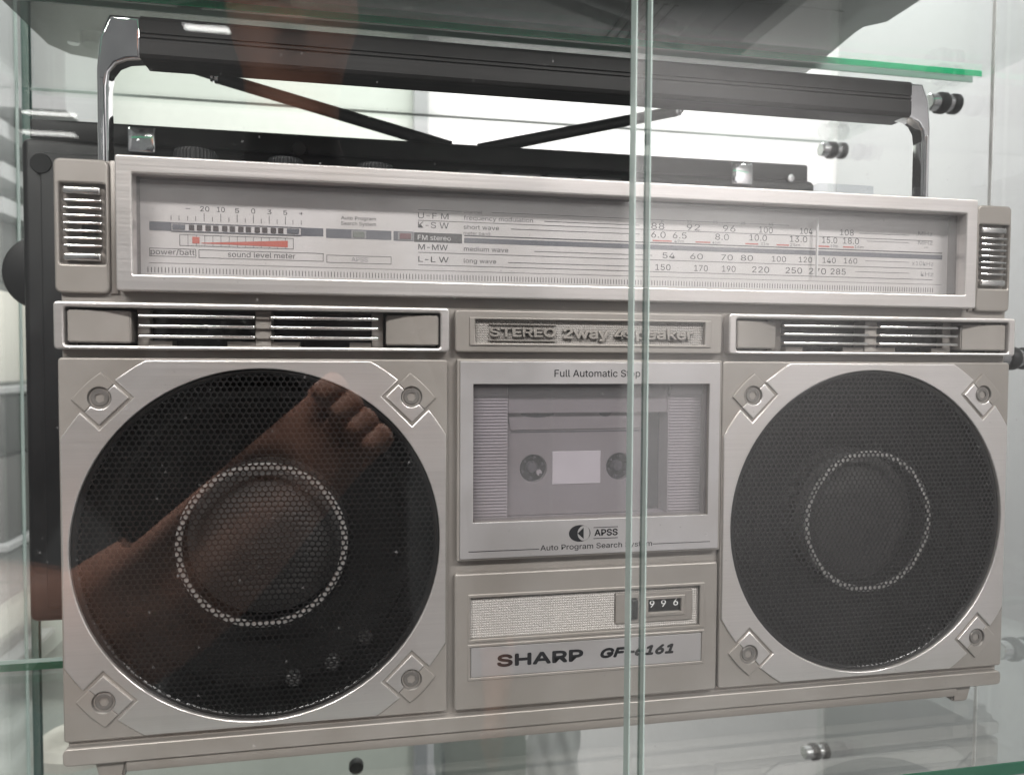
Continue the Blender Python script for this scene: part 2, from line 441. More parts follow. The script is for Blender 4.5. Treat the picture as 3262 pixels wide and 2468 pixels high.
dp = box('dial_plate', -200.1, 203.4, 10.0, 11.4, 218.5, 261.6, 'dial', radio)
box('dial_window', -199.9, 203.2, 1.4, 2.6, 218.7, 261.4, 'dialglass', radio)
YI = 9.86
TEXTS = [('20',-175.4,-171.6,248.7,2.2,'k'),('10',-168.4,-165.1,248.7,2.2,'k'),('5',-160.8,-159.0,248.6,2.0,'k'),('0',-153.9,-152.2,248.6,2.2,'k'),('3',-147.0,-145.2,248.6,2.0,'k'),('5',-140.1,-138.4,248.6,2.0,'k'),('+',-133.2,-131.3,248.8,1.9,'k'),('-',-181.5,-179.5,248.8,2.1,'k'),
('power/batt',-196.0,-177.9,229.3,2.3,'k'),('sound level meter',-164.0,-134.9,229.1,2.3,'k'),('APSS',-110.1,-102.7,228.6,2.0,'f'),('Auto Program',-114.7,-99.0,247.6,1.6,'k'),('Search System',-114.7,-99.0,245.1,1.6,'k'),
('U-F M',-79.7,-65.5,249.6,2.6,'k'),('K-S W',-79.7,-65.4,245.2,2.8,'k'),('FM stereo',-79.8,-64.4,239.6,2.2,'w'),('M-MW',-79.6,-65.8,235.1,2.6,'k'),('L-L W',-79.6,-65.4,229.4,2.6,'k'),
('channel',-58.3,-49.6,252.8,1.4,'k'),('frequency modulation',-58.3,-24.9,249.7,2.0,'k'),('short wave',-58.3,-41.4,245.4,2.0,'k'),('meter band',-58.3,-45.7,242.8,1.5,'k'),('medium wave',-58.2,-36.9,235.1,2.1,'k'),('long wave',-58.2,-42.7,229.6,2.0,'k'),
('5',40.1,41.4,252.5,1.2,'k'),('15',53.9,56.2,252.9,1.2,'k'),('25',67.8,70.2,253.0,1.3,'k'),('35',82.9,85.3,253.1,1.2,'k'),('45',98.2,100.9,253.2,1.3,'k'),
('88',35.0,41.9,249.0,3.0,'k'),('92',53.7,60.8,249.1,3.0,'k'),('96',73.2,80.0,249.2,3.0,'k'),('100',93.0,100.6,249.3,3.0,'k'),('104',115.9,123.0,249.6,3.0,'k'),('108',138.8,146.8,249.7,3.0,'k'),
('6.0',35.1,42.6,244.8,3.0,'k'),('6.5',46.4,53.7,244.8,3.0,'k'),('8.0',69.1,76.5,244.9,3.0,'k'),('10.0',87.7,97.4,245.2,3.0,'k'),('13.0',110.2,120.1,245.3,3.0,'k'),('15.0',128.6,137.3,245.4,3.0,'k'),('18.0',140.6,150.0,245.4,3.0,'k'),
('49m',47.2,52.3,242.8,1.4,'k'),('41m',67.5,71.8,242.9,1.3,'k'),('31m',94.1,98.4,243.0,1.4,'k'),('25m',110.5,116.0,243.1,1.4,'k'),('19m',133.4,137.8,243.2,1.4,'k'),('16m',147.5,152.7,243.3,1.4,'k'),
('54',41.1,47.6,234.8,2.8,'k'),('60',55.8,62.6,234.8,2.8,'k'),('70',72.4,78.8,234.8,2.8,'k'),('80',83.2,89.9,234.9,2.8,'k'),('100',100.4,108.3,234.9,2.8,'k'),('120',115.5,123.1,235.0,2.8,'k'),('140',129.0,136.7,235.1,2.8,'k'),('160',141.4,149.2,235.2,2.8,'k'),
('150',37.4,45.4,228.9,2.9,'k'),('170',58.0,65.3,228.9,3.0,'k'),('190',73.0,80.4,229.0,3.0,'k'),('220',89.5,99.0,229.1,3.0,'k'),('250',108.2,117.5,229.2,3.0,'k'),('270',121.4,131.2,229.2,3.0,'k'),('285',133.8,142.6,229.3,3.0,'k'),
('MHz',185.1,193.8,251.2,2.2,'f'),('MHz',185.2,194.0,246.5,2.2,'f'),('m',189.1,191.3,244.6,1.2,'f'),('x10kHz',181.7,194.8,235.4,2.2,'f'),('kHz',187.3,195.0,229.8,2.3,'f')]
for s, x0, x1, z, cap, c in TEXTS:
    text('lettering', s, x0, x1, z, cap, YI - (0.2 if c == 'w' else 0), {'k': 'dial_ink', 'f': 'faint', 'w': 'white'}[c], dp, 0.05 if s in ('M-MW', 'L-L W') else 0.0)
def hline(x0, x1, z, t=0.28): return (x0, x1, z - t / 2, z + t / 2)
def frame_lines(x0, x1, z0, z1, t=0.22):
    return [hline(x0, x1, z0, t), hline(x0, x1, z1, t), (x0, x0 + t, z0 + t / 2, z1 - t / 2), (x1 - t, x1, z0 + t / 2, z1 - t / 2)]
rules = [hline(-79.6, -59.1, 253.5), hline(-45, 109.7, 253.6, 0.2), hline(-19.3, 28.9, 250.5), hline(-79.7, 193.8, 248.6, 0.26), hline(-35.6, 29, 246.2),
         hline(-24.1, 35.7, 236.0), hline(-79.6, 194.3, 233.8, 0.26), hline(-36.9, 30.6, 230.3), hline(-79.6, 194.5, 228.0, 0.26), hline(-58.1, 200, 242.3, 0.5),
         hline(-196.7, 200, 225.5, 0.16), hline(149.9, 179.7, 251.1, 0.2), hline(154.7, 179.8, 247.2, 0.2), hline(153.9, 180.1, 236.9, 0.2), hline(148.3, 180.2, 231.1, 0.2)]
rules += frame_lines(-196.5, -177.3, 228.5, 231.9) + frame_lines(-176.2, -122.6, 228.3, 231.8) + frame_lines(-121.2, -92, 227.9, 231.2) + frame_lines(-184.1, -135.7, 233.4, 238.2)
boxes('scale_rules', rules, YI, YI + 0.1, 'dial_ink', dp)
tk = []
for i, x in enumerate((-187.5, -184.2, -180.6, -177.3, -173.8, -170.3, -166.8, -163.4, -159.9, -156.5, -153.0, -149.6, -146.2, -142.8, -139.2, -135.9, -132.3)):
    tk.append((x - 0.11, x + 0.11, 244.4, 247.9 if x in (-173.8, -166.8, -159.9, -153.0, -146.2, -139.2) else 246.4))
for x in (-180.6, -177.1, -173.6, -170.2, -166.8, -163.3, -159.9, -156.4, -153.0, -149.6, -146.2, -142.8, -139.2): tk.append((x - 0.08, x + 0.08, 233.5, 238.1))
x = -197.2; i = 0
while x < 195:
    tk.append((x - 0.13, x + 0.13, 221.3, 223.7)); x += 1.42; i += 1
boxes('tick_marks', tk, YI, YI + 0.1, 'dial_ink', dp)
boxes('scale_band', [(-196.4, -187.8, 239.6, 243.5)], YI, YI + 0.1, 'band', dp, None)
boxes('scale_band', [(-132.1, -122.6, 239.5, 243.2)], YI, YI + 0.1, 'band', dp, None)
boxes('scale_band', [(-121.4, -92, 239.0, 243.2)], YI, YI + 0.1, 'band', dp, None)
boxes('scale_band', [(-91, -81.8, 238.8, 243.2)], YI, YI + 0.1, 'band', dp, None)
boxes('stereo_block', [(-81.6, -59.1, 238.6, 243.0)], YI, YI + 0.1, 'ink', dp, None)
boxes('scale_band', [(-58.1, 200.1, 238.9, 241.3)], YI, YI + 0.1, 'band', dp, None)
lb = plate('level_meter_frame', [rect(-187.7, -132.1, 239.4, 243.3), rect(-187.3, -132.5, 239.8, 242.9)], 9.5, 0.4, 0.05, 'band', dp)
boxes('level_meter_bed', [(-187.3, -132.5, 239.8, 242.9)], 9.75, 9.95, 'labelwhite', dp, None)
for xm, zm in ((-179.0,241.6),(-175.7,241.5),(-172.1,241.45),(-168.9,241.4),(-165.1,241.35),(-161.9,241.3),(-158.3,241.3),(-155.1,241.25),(-151.3,241.2),(-148.1,241.2),(-144.4,241.15),(-141.2,241.15)):
    box('level_led', xm - 1.12, xm + 1.12, 9.3, 9.7, 240.15, 242.55, 'led', dp, 0.15, 1)
box('level_led', -186.9, -181.7, 9.3, 9.7, 240.2, 242.5, 'band', dp, 0.15, 1)
box('level_led', -138.5, -133.2, 9.3, 9.7, 240.2, 242.5, 'band', dp, 0.15, 1)
for (x0, x1, mt) in ((-109.3, -104.2, 'led_green'), (-88.2, -83.0, 'led_red')):
    boxes('indicator_bed', [(x0 - 0.8, x1 + 0.8, 239.2, 242.8)], 9.7, 9.85, 'faint', dp, None)
    box('indicator_lamp', x0, x1, 9.3, 9.7, 239.6, 242.3, mt, dp, 0.2, 1)
boxes('red_block', [(-178.8, -175.8, 234.5, 237.4)], 9.8, 9.95, 'red', dp, None)
mesh('red_wedge', [(-175.1, 9.82, 234.6), (-138.2, 9.82, 234.1), (-138.2, 9.82, 237.1), (-175.1, 9.82, 234.9)], [(0, 1, 2, 3)], 'red', dp)
for x0, x1, z in ((35.8,45.9,243.3),(58.5,66.5,243.4),(85.5,92.7,243.5),(102.9,109.9,243.5),(125.0,132.9,243.6),(140.7,147.1,243.7)):
    boxes('red_bar', [(x0, x1, z - 0.35, z + 0.35)], YI - 0.02, YI + 0.08, 'red', dp, None)
box('dial_pointer', 123.5, 124.3, 6.2, 7.6, 227.8, 257.0, 'white', radio, 0.2, 1)

# louvred slots (tweeters) --------------------------------------------
for (x0, x1) in ((-230.7, -66.3), (71.0, 235.0)):
    vf = plate('vent_frame', [rect(x0, x1, 187.4, 207.3, 1.6), rect(x0 + 4.0, x1 - 4.0, 189.0, 205.0, 1.2)], -2.8, 6.0, 0.8, 'alu', radio, 3)
    a, b = x0 + 3.9, x1 - 3.9
    ring_box('vent_recess', a, b, 188.9, 205.1, 3.1, 13, 0.6, 'silver', vf)
    box('vent_back', a - .4, b + .4, 13.0, 13.6, 188.6, 205.4, 'black_gloss', vf)
    # sloping end blocks
    for side in (0, 1):
        if side == 0: xa, xb = a + 1.0, a + 24.4
        else: xa, xb = b - 1.0, b - 24.4
        n = 10; vs, fs = [], []
        for i in range(n + 1):
            t = i / n; xx = xa + (xb - xa) * t; yy = -1.6 + 4.4 * (t ** 1.9)
            vs += [(xx, yy, 190.3), (xx, yy, 203.8), (xx, 12.9, 190.3), (xx, 12.9, 203.8)]
        for i in range(n):
            p, q = 4 * i, 4 * (i + 1)
            fs += [(p, q, q + 1, p + 1), (p + 1, q + 1, q + 3, p + 3), (p + 2, q + 2, q, p)]
        fs += [(0, 1, 3, 2), (4 * n + 1, 4 * n, 4 * n + 2, 4 * n + 3)]
        bm = bmesh.new(); bv = [bm.verts.new(Vector(v) * MM) for v in vs]
        for f in fs: bm.faces.new([bv[k] for k in f])
        bmesh.ops.recalc_face_normals(bm, faces=bm.faces[:])
        bmesh.ops.bevel(bm, geom=[e for e in bm.edges if e.calc_face_angle(0) > 0.9], offset=0.5 * MM, segments=2, affect='EDGES')
        from_bm('end_block', bm, 'silver', vf, True)
    l0, l1, m0, m1 = a + 27.6, b - 27.8, a + 75.2, a + 82.0
    box('post', l0 - 2.2, l0 + 3.0, 8.6, 12.9, 189.1, 204.9, 'silver', vf, 0.2, 1)
    box('post', l1 - 3.0, l1 + 2.2, 8.6, 12.9, 189.1, 204.9, 'silver', vf, 0.2, 1)
    box('post', m0, m1, 3.6, 12.9, 189.1, 204.9, 'silver', vf, 0.2, 1)
    for z in (201.9, 197.6, 193.2):
        for (s0, s1) in ((l0, m0 + 0.3), (m1 - 0.3, l1)):
            box('slat', s0, s1, 0.6, 5.0, z - 0.75, z + 0.75, 'slat', vf, 0.65, 3)
        box('slat_joint', m0 + 0.5, m1 - 0.5, 1.8, 3.7, z - 0.7, z + 0.7, 'silver', vf, 0.3, 1)
    for (s0, s1) in ((l0 + 3.4, l0 + 13), (m0 - 12, m1 + 12), (l1 - 13, l1 - 3.2)):
        box('ledge', s0, s1, 4.6, 12.9, 189.1, 191.4, 'silver', vf, 0.2, 1)

# name panel between the slots -----------------------------------------
npan = plate('name_panel', [rect(-63.5, 68.2, 187.3, 206.9, 1.6), rect(-54.3, 58.9, 191.6, 202.6)], -1.2, 4.1, 0.8, 'silver', radio)
plate('name_surround', [rect(-57, 62.2, 190.3, 203.6, 0.6), rect(-54.2, 58.8, 191.7, 202.5)], -1.9, 2.2, 0.5, 'silver', npan)
def knurl(name, x0, x1, z0, z1, px, pz, y, h, mat, parent, skip=()):
    vs, fs = [], []
    nx, nz = int(round((x1 - x0) / px)), int(round((z1 - z0) / pz))
    dx, dz = (x1 - x0) / nx, (z1 - z0) / nz
    for j in range(nz):
        for i in range(nx):
            a, c = x0 + i * dx, z0 + j * dz
            mx, mz = a + dx / 2, c + dz / 2
            if any(s[0] < mx < s[1] and s[2] < mz < s[3] for s in skip): continue
            b = len(vs)
            vs += [(a, y, c), (a + dx, y, c), (a + dx, y, c + dz), (a, y, c + dz), (mx, y - h, mz)]
            fs += [(b, b+1, b+4), (b+1, b+2, b+4), (b+2, b+3, b+4), (b+3, b, b+4)]
    o = mesh(name, vs, fs, mat, parent); o['kind'] = 'stuff'
    return o
knurl('knurled_plate', -54.4, 59.0, 191.5, 202.7, 1.15, 1.15, 0.9, 0.55, 'knurl', npan)
text('relief_lettering', 'STEREO', -47.6, -15.8, 194.7, 4.2, -1.3, 'silver', npan, 0.16, 0.0, 1.9)
text('relief_lettering', '2way', -12.4, 10.4, 194.2, 4.8, -1.3, 'silver', npan, 0.16, 0.0, 1.9)
text('relief_lettering', '4speaker', 12.8, 53.2, 194.2, 4.8, -1.3, 'silver', npan, 0.16, 0.0, 1.9)
box('relief_line', -47.7, -15.7, -0.7, 0.6, 200.1, 200.8, 'silver', npan, 0.15, 1)
box('relief_line', -47.7, -15.7, -0.7, 0.6, 192.6, 193.3, 'silver', npan, 0.15, 1)

# speakers --------------------------------------------------------------
# perforated sheet, shared by both grilles
def grille_mesh(R, pitch, rh, depth):
    vs, fs = [], []
    hexr = pitch / math.sqrt(3)
    rows = int(R / (pitch * 0.866)) + 2
    ang = [math.radians(30 * k) for k in range(12)]
    for j in range(-rows, rows + 1):
        zc = j * pitch * 0.866
        for i in range(-rows - 4, rows + 5):
            xc = (i + 0.5 * (j % 2)) * pitch
            d = math.hypot(xc, zc)
            if d > R: continue
            b = len(vs)
            for k, a in enumerate(ang):
                ro = hexr if k % 2 == 1 else hexr * 0.866
                px, pz = xc + ro * math.cos(a), zc + ro * math.sin(a)
                vs.append((px, -0.9 + 1.0 * ((px * px + pz * pz) / (R * R)), pz))
            for a in ang:
                px, pz = xc + rh * math.cos(a), zc + rh * math.sin(a)
                vs.append((px, -0.9 + 1.0 * ((px * px + pz * pz) / (R * R)), pz))
            for a in ang:
                px, pz = xc + rh * math.cos(a), zc + rh * math.sin(a)
                vs.append((px, -0.9 + depth + 1.0 * ((px * px + pz * pz) / (R * R)), pz))
            for k in range(12):
                n = (k + 1) % 12
                fs.append((b + k, b + n, b + 12 + n, b + 12 + k))
                fs.append((b + 12 + k, b + 12 + n, b + 24 + n, b + 24 + k))
    me = bpy.data.meshes.new('grille')
    me.from_pydata([(v[0] * MM, v[1] * MM, v[2] * MM) for v in vs], [], fs)
    me.materials.append(M['mesh']); me.update()
    return me
gm = grille_mesh(76.6, 2.66, 1.07, 0.40)
def arc_pts(cx, cz, r, a0, a1, n):
    return [(cx + r * math.cos(a0 + (a1 - a0) * i / n), cz + r * math.sin(a0 + (a1 - a0) * i / n)) for i in range(n + 1)]
screw_mesh = None
for (x0, x1, gx) in PANEL:
    plate('speaker_panel', [rect(x0, x1, PB, PT, 1.6), circ(gx, GZ, 78.6)], 0.0, 4.2, 0.7, 'silver', radio)
    corners = []
    for (sx, sz) in ((1, -1), (1, 1), (-1, 1), (-1, -1)):      # counter-clockwise from bottom right
        sxx = (x1 - 16.6) if sx > 0 else (x0 + 16.2)
        szz = PT - 17.0 if sz > 0 else PB + 16.8
        corners.append((sx, sz, sxx, szz))
    # octagonal aluminium ring with notches for the corner pads
    RC = 94.4
    loop = []
    e = 0.9
    for (sx, sz, cx, cz) in corners:
        hx = (x1 - e - gx) if sx > 0 else (gx - x0 - e)
        hz = (PT - e - GZ) if sz > 0 else (GZ - PB - e)
        aside = math.atan2(sz * math.sqrt(max(RC * RC - hx * hx, 1)), sx * hx)
        atop = math.atan2(sz * hz, sx * math.sqrt(max(RC * RC - hz * hz, 1)))
        acen = math.atan2(cz - GZ, cx - gx)
        n = Vector((gx - cx, GZ - cz)).normalized(); t = Vector((-n.y, n.x))
        half, deep = 9.7, 9.4
        dang = math.asin(half / RC)
        first, last = (aside, atop) if sx * sz > 0 else (atop, aside)
        # unwrap so that the angle runs counter-clockwise
        def near(a, ref):
            while a - ref > math.pi: a -= 2 * math.pi
            while a - ref < -math.pi: a += 2 * math.pi
            return a
        first, last = near(first, acen), near(last, acen)
        s = 1 if last > first else -1
        A1 = arc_pts(gx, GZ, RC, first, acen - s * dang, 6)
        A2 = arc_pts(gx, GZ, RC, acen + s * dang, last, 6)
        p1 = Vector(A1[-1]); p2 = Vector(A2[0])
        dd = deep + RC - math.hypot(cx - gx, cz - GZ) - (RC - RC * math.cos(dang))
        loop += A1 + [tuple(p1 + n * dd), tuple(p2 + n * dd)] + A2
    plate('speaker_ring', [loop, circ(gx, GZ, 78.3)], -0.9, 2.4, 0.45, 'alu', radio, 2)
    for (sx, sz, cx, cz) in corners:
        n = Vector((gx - cx, GZ - cz)).normalized(); t = Vector((n.y, -n.x))
        def P(u, w): q = Vector((cx, cz)) + t * u + n * w; return (q.x, q.y)
        hr = 4.6
        inner = [P(8.2, 0.1), P(8.2, 8.0), P(-8.2, 8.0), P(-8.2, 0.1)] + [P(hr * math.cos(a), 0.1 + hr * math.sin(a)) for a in [math.pi - math.pi * i / 14 for i in range(15)]]
        outer = [P(-8.2, -0.1)] + [P(-8.2 + 16.4 * i / 8, -7.3 - 0.7 * (1 - ((i - 4) / 4) ** 2)) for i in range(9)] + [P(8.2, -0.1)] + [P(hr * math.cos(a), -0.1 - hr * math.sin(a)) for a in [math.pi * i / 14 for i in range(15)]]
        pad = plate('corner_pad', [inner], -1.1, 2.8, 0.4, 'alu', radio)
        plate('corner_pad', [outer], -1.0, 2.4, 0.4, 'silver', radio)
        # countersunk hex socket screw
        if screw_mesh is None:
            bm = bmesh.new()
            prof = [(4.75, -0.2), (4.3, 0.5), (4.2, 2.4), (3.75, 2.45), (3.7, 0.8), (3.3, 0.35), (2.3, 0.35)]
            N = 36; rings = []
            for (r, y) in prof: rings.append([bm.verts.new((r * math.cos(2 * math.pi * i / N) * MM, y * MM, r * math.sin(2 * math.pi * i / N) * MM)) for i in range(N)])
            def hexr(i):
                a = 2 * math.pi * i / N; k = (a % (math.pi / 3)) - math.pi / 6
                return 1.8 / math.cos(k)
            for y in (0.35, 2.4): rings.append([bm.verts.new((hexr(i) * math.cos(2 * math.pi * i / N) * MM, y * MM, hexr(i) * math.sin(2 * math.pi * i / N) * MM)) for i in range(N)])
            for A, B in zip(rings[:-1], rings[1:]):
                for i in range(N): bm.faces.new((A[i], A[(i + 1) % N], B[(i + 1) % N], B[i]))
            bm.faces.new(rings[-1])
            bmesh.ops.recalc_face_normals(bm, faces=bm.faces[:])
            screw_mesh = bpy.data.meshes.new('screw'); bm.to_mesh(screw_mesh); bm.free()
            screw_mesh.materials.append(M['screw'])
            if screw_mesh.polygons[0].normal.y > 0.9: screw_mesh.flip_normals()
            screw_mesh.polygons.foreach_set('use_smooth', [True] * len(screw_mesh.polygons)); screw_mesh.set_sharp_from_angle(angle=math.radians(30))
        so = bpy.data.objects.new('screw', screw_mesh); so.location = (cx * MM, -0.9 * MM, cz * MM); so.rotation_euler = (0, random.uniform(0, 1.0), 0); put(so, radio)
    # grille, rim, cone, ring
    go = bpy.data.objects.new('speaker_grille', gm); go.location = (gx * MM, 0.6 * MM, GZ * MM); put(go, radio)
    lathe('grille_rim', [(78.25, 2.8), (78.2, 0.9), (77.4, 0.55), (76.2, 0.75), (75.6, 1.3)], (gx, 0, GZ), 'y', 'mesh', radio, 96)
    co = lathe('speaker_cone', [(78.4, 4), (77, 9), (70, 9.5), (66, 8.2), (62, 10), (38, 24), (36, 24)], (gx, 0, GZ), 'y', 'cone', radio, 72)
    lathe('dust_cap', [(0.01, 5.2), (10, 5.8), (20, 7.4), (28, 9.8), (34.5, 14), (36.5, 24)], (gx, 0, GZ), 'y', 'cap', co, 64)
    lathe('chrome_ring', [(33.9, 1.6), (34.1, 0.75), (35.4, 0.5), (36.7, 0.75), (36.9, 1.6), (36.0, 3.2), (34.8, 3.2), (33.9, 1.6)], (gx, 0, GZ), 'y', 'ring', radio, 96)
    for k in range(6):
        a = math.radians(-46 - 16.5 * k)
        if k in (0, 1, 2) and gx < 0:
            bx, bz = gx + 64 * math.cos(a), GZ + 64 * math.sin(a)
            lathe('basket_rivet', [(0.01, 3.2), (2.6, 3.3), (3.4, 4.2), (3.4, 9)], (bx, 0, bz), 'y', ('cap', 'rivet', 'rivet')[k], radio, 20)

# cassette door ----------------------------------------------------------
door = plate('cassette_door', [rect(-62.6, 68.4, 90.5, 184.1, 0.8), rect(-55.3, 61.7, 108.3, 172.8)], -1.4, 4.2, 0.5, 'silver', radio)
plate('door_facing', [rect(-61.2, 67.0, 91.6, 183.2, 0.5), rect(-55.1, 61.5, 108.4, 172.7)], -2.2, 0.9, 0.25, 'satin', door)
text('lettering', 'Full Automatic Stop', -16.8, 25.6, 176.1, 3.3, -2.32, 'ink', door, 0.04)
box('cassette_window', -55.0, 61.4, 0.4, 2.2, 108.5, 172.6, 'tinted', door)
text('lettering', 'APSS', 3.4, 15.1, 100.1, 3.2, -2.32, 'ink', door, 0.14)
boxes('printed_lines', [hline(3.0, 15.2, 104.2, 0.3), hline(3.0, 15.2, 98.9, 0.3), hline(-57.2, -23.6, 95.0, 0.3), hline(33.0, 62.8, 95.1, 0.3)], -2.32, -2.22, 'ink', door)
text('lettering', 'Auto Program Search System', -23.0, 32.6, 94.2, 2.5, -2.32, 'ink', door, 0.03)
# round tape-search emblem
lg = [(-3.85 + 5.3 * math.cos(2 * math.pi * i / 48), 101.7 + 4.0 * math.sin(2 * math.pi * i / 48)) for i in range(48)]
hole = [(-1.9 + 3.0 * math.cos(2 * math.pi * i / 40), 101.7 + 3.55 * math.sin(2 * math.pi * i / 40)) for i in range(40)]
em = plate('emblem', [lg, hole], -2.34, 0.1, 0.01, 'ink', door)
mesh('emblem_arrow', [(-4.9, -2.33, 101.7), (-1.9, -2.33, 99.0), (-1.9, -2.33, 104.4)], [(0, 1, 2)], 'ink', door)
# tape well seen through the window
ring_box('tape_well', -55.4, 61.8, 108.1, 173.0, 2.9, 20, 1.0, 'deck_light', radio)
box('tape_well_back', -56, 62.4, 19, 20, 107.5, 173.6, 'deck_dark', radio)
for (x0, x1) in ((-54.9, -37.2), (44.1, 61.4)):
    rb = box('ribbed_block', x0, x1, 7.4, 18.9, 108.3, 172.7, 'deck_light', radio)
    box('block_top', x0 + 0.2, x1 - 0.2, 5.2, 7.3, 167.0, 172.5, 'deck_light', rb, 0.3, 1)
    for k in range(38):
        z = 109.6 + k * 1.5
        box('rib', x0 + 0.3, x1 - 0.3, 6.7, 7.6, z - 0.45, z + 0.45, 'deck_light', rb, 0.3, 1)
box('tape_guide', -37.0, 44.0, 7.6, 10.0, 158.3, 172.6, 'deck', radio, 0.3, 1)
cas = plate('cassette_carrier', [rect(-37.1, 34.6, 108.4, 166), circ(-23.7, 131.2, 6.7, 40), circ(20.1, 131.3, 6.7, 40)], 11.0, 4.0, 0.4, 'deck', radio)
mesh('cassette_head_plate', [(-36.7, 10.2, 158.8), (-35.2, 10.2, 150.2), (30.2, 10.2, 150.6), (31.1, 10.2, 158.8), (-36.7, 11.2, 158.8), (-34.9, 11.2, 149.4), (30.5, 11.2, 149.8), (31.4, 11.2, 158.8)],
     [(0, 1, 2, 3), (1, 5, 6, 2), (0, 4, 5, 1), (2, 6, 7, 3)], 'deck', cas)
box('head_plate_shadow_strip', -34.8, 30.4, 10.85, 10.98, 148.7, 149.5, 'deck_dark', cas)  # dark strip standing in for shade below the head plate
for hx in (-23.7, 20.1):
    hb = lathe('reel_hub', [(0.01, 13.2), (2.2, 13.3), (2.6, 14.5), (3.2, 15), (3.2, 18.5)], (hx, 0, 131.2), 'y', 'deck_dark', radio, 24)
    for q in range(6):
        aq = math.radians(60 * q + 20)
        box('reel_tooth', hx + 5.2 * math.cos(aq) - 0.7, hx + 5.2 * math.cos(aq) + 0.7, 12.4, 14.8, 131.2 + 5.2 * math.sin(aq) - 0.7, 131.2 + 5.2 * math.sin(aq) + 0.7, 'deck_dark', hb, 0.2, 1)
    if hx < 0: tube('reel_pin', (hx + 3.4, 12.6, 128.8), (hx + 3.4, 16, 128.8), 1.4, 1.6, 'deck_light', hb, 16)
box('tape_label', -14.3, 10.3, 10.6, 11.2, 123.2, 139.4, 'labelwhite', cas, 0.15, 1)
mesh('head_slot', [(-31.3 + 18.8 * i / 12, 10.05, 158.7) for i in range(13)] + [(-31.3 + 18.8 * i / 12, 10.05, 158.7 - 2.6 * math.sin(math.pi * i / 12) ** 0.5) for i in range(13)],
     [(i, 13 + i, 14 + i, 1 + i) for i in range(12)], 'deck_dark', cas)
mesh('head_slot', [(8.5 + 7.6 * i / 12, 10.05, 158.7) for i in range(13)] + [(8.5 + 7.6 * i / 12, 10.05, 158.7 - 2.4 * math.sin(math.pi * i / 12) ** 0.6) for i in range(13)],
     [(i, 13 + i, 14 + i, 1 + i) for i in range(12)], 'deck_dark', cas)

# lower centre panel ----------------------------------------------------------
low = plate('counter_panel', [rect(-63.4, 68.0, 19.8, 84.4, 1.4), rect(-56.0, 59.6, 52.9, 73.2), rect(-56.2, 60.4, 34.6, 50.2)], -0.6, 3.5, 0.9, 'silver', radio)
plate('panel_surround', [rect(-57.2, 61.3, 51.6, 74.5, 0.5), rect(-55.9, 58.6, 53.2, 72.8)], -0.9, 1.4, 0.45, 'silver', low)
knurl('knurled_plate', -56.0, 58.7, 53.0, 73.0, 1.15, 1.2, 1.4, 0.35, 'knurl', low, ((15.4, 55.2, 56.0, 70.9),))
cs = plate('counter_surround', [rect(15.3, 55.3, 55.9, 70.8, 0.9), rect(32.0, 49.0, 60.6, 67.0), rect(21.8, 26.4, 58.0, 68.0)], 0.2, 1.6, 0.4, 'silver', low)
plate('counter_bezel', [rect(30.4, 51.2, 58.6, 68.8, 0.4), rect(32.0, 49.0, 60.6, 67.0)], -0.5, 0.9, 0.8, 'silver', cs)
box('counter_drum', 31.8, 49.2, 1.5, 2.4, 60.4, 67.2, 'black', cs)
for ch, a in (('9', 33.2), ('9', 39.2), ('6', 45.6)):
    text('counter_digit', ch, a, a + 2.5, 62.7 if ch == '9' else 63.0, 3.4, 1.4, 'white', cs, 0.06)
box('reset_button', 22.0, 26.2, -1.6, 2.0, 58.2, 67.8, 'black', cs, 0.5)
lf = plate('badge_surround', [rect(-57.2, 61.3, 33.5, 50.9, 0.5), rect(-55.8, 59.8, 35.0, 49.4)], -0.9, 1.2, 0.4, 'silver', low)
bd = box('badge', -55.6, 59.6, -0.7, 0.6, 35.2, 49.1, 'satin', low, 0.15, 1)
text('lettering', 'SHARP', -43.3, -1.1, 39.4, 5.9, -0.85, 'ink', bd, 0.42)
text('lettering', 'GF', 7.4, 20.6, 40.0, 4.9, -0.85, 'ink', bd, 0.42, 0.25)
text('lettering', '-', 21.3, 25.1, 40.0, 4.9, -0.85, 'ink', bd, 0.42, 0.25)
text('lettering', '6161', 24.9, 45.1, 40.0, 4.9, -0.85, 'ink', bd, 0.42, 0.25)

# handle ----------------------------------------------------------------
prof = [(34, 321.4), (48, 321.4), (50, 323.5), (50, 339), (48, 341.2), (34, 341.2), (32.4, 340.2), (32, 338.8), (32, 333.2), (32.7, 332.9), (32.7, 332.2), (32, 331.9), (32, 331.2), (32.7, 330.9), (32.7, 330.2), (32, 329.9), (32, 323.6), (32.6, 322.0)]
bm = bmesh.new()
r0 = [bm.verts.new((-205.3 * MM, y * MM, z * MM)) for y, z in prof]; r1 = [bm.verts.new((196.8 * MM, y * MM, z * MM)) for y, z in prof]
for i in range(len(prof)):
    k = (i + 1) % len(prof); bm.faces.new((r0[i], r0[k], r1[k], r1[i]))
bm.faces.new(r0); bm.faces.new(r1); bmesh.ops.recalc_face_normals(bm, faces=bm.faces[:])
from_bm('handle_grip', bm, 'grip', radio)
for s in (1, -1):
    pr = [(-226.4, 255), (-226.4, 316), (-225.0, 331), (-220.8, 340.9), (-207.1, 340.9), (-207.1, 321.6), (-213.5, 320.8), (-218, 318.6), (-220.8, 314.5), (-221.6, 308), (-221.6, 255)]
    pr = [(x + 1.8, z) for x, z in pr]
    if s < 0: pr = [(-13.6 - x, z) for x, z in pr][::-1]
    plate('handle_arm', [pr], 33.5, 9.5, 1.6, 'chrome', radio, 3)
    cxp = -222.2 if s > 0 else 208.6
    plate('handle_rib', [rect(cxp - 0.9, cxp + 0.9, 256, 312, 0.5)], 32.9, 1.4, 0.4, 'chrome', radio)

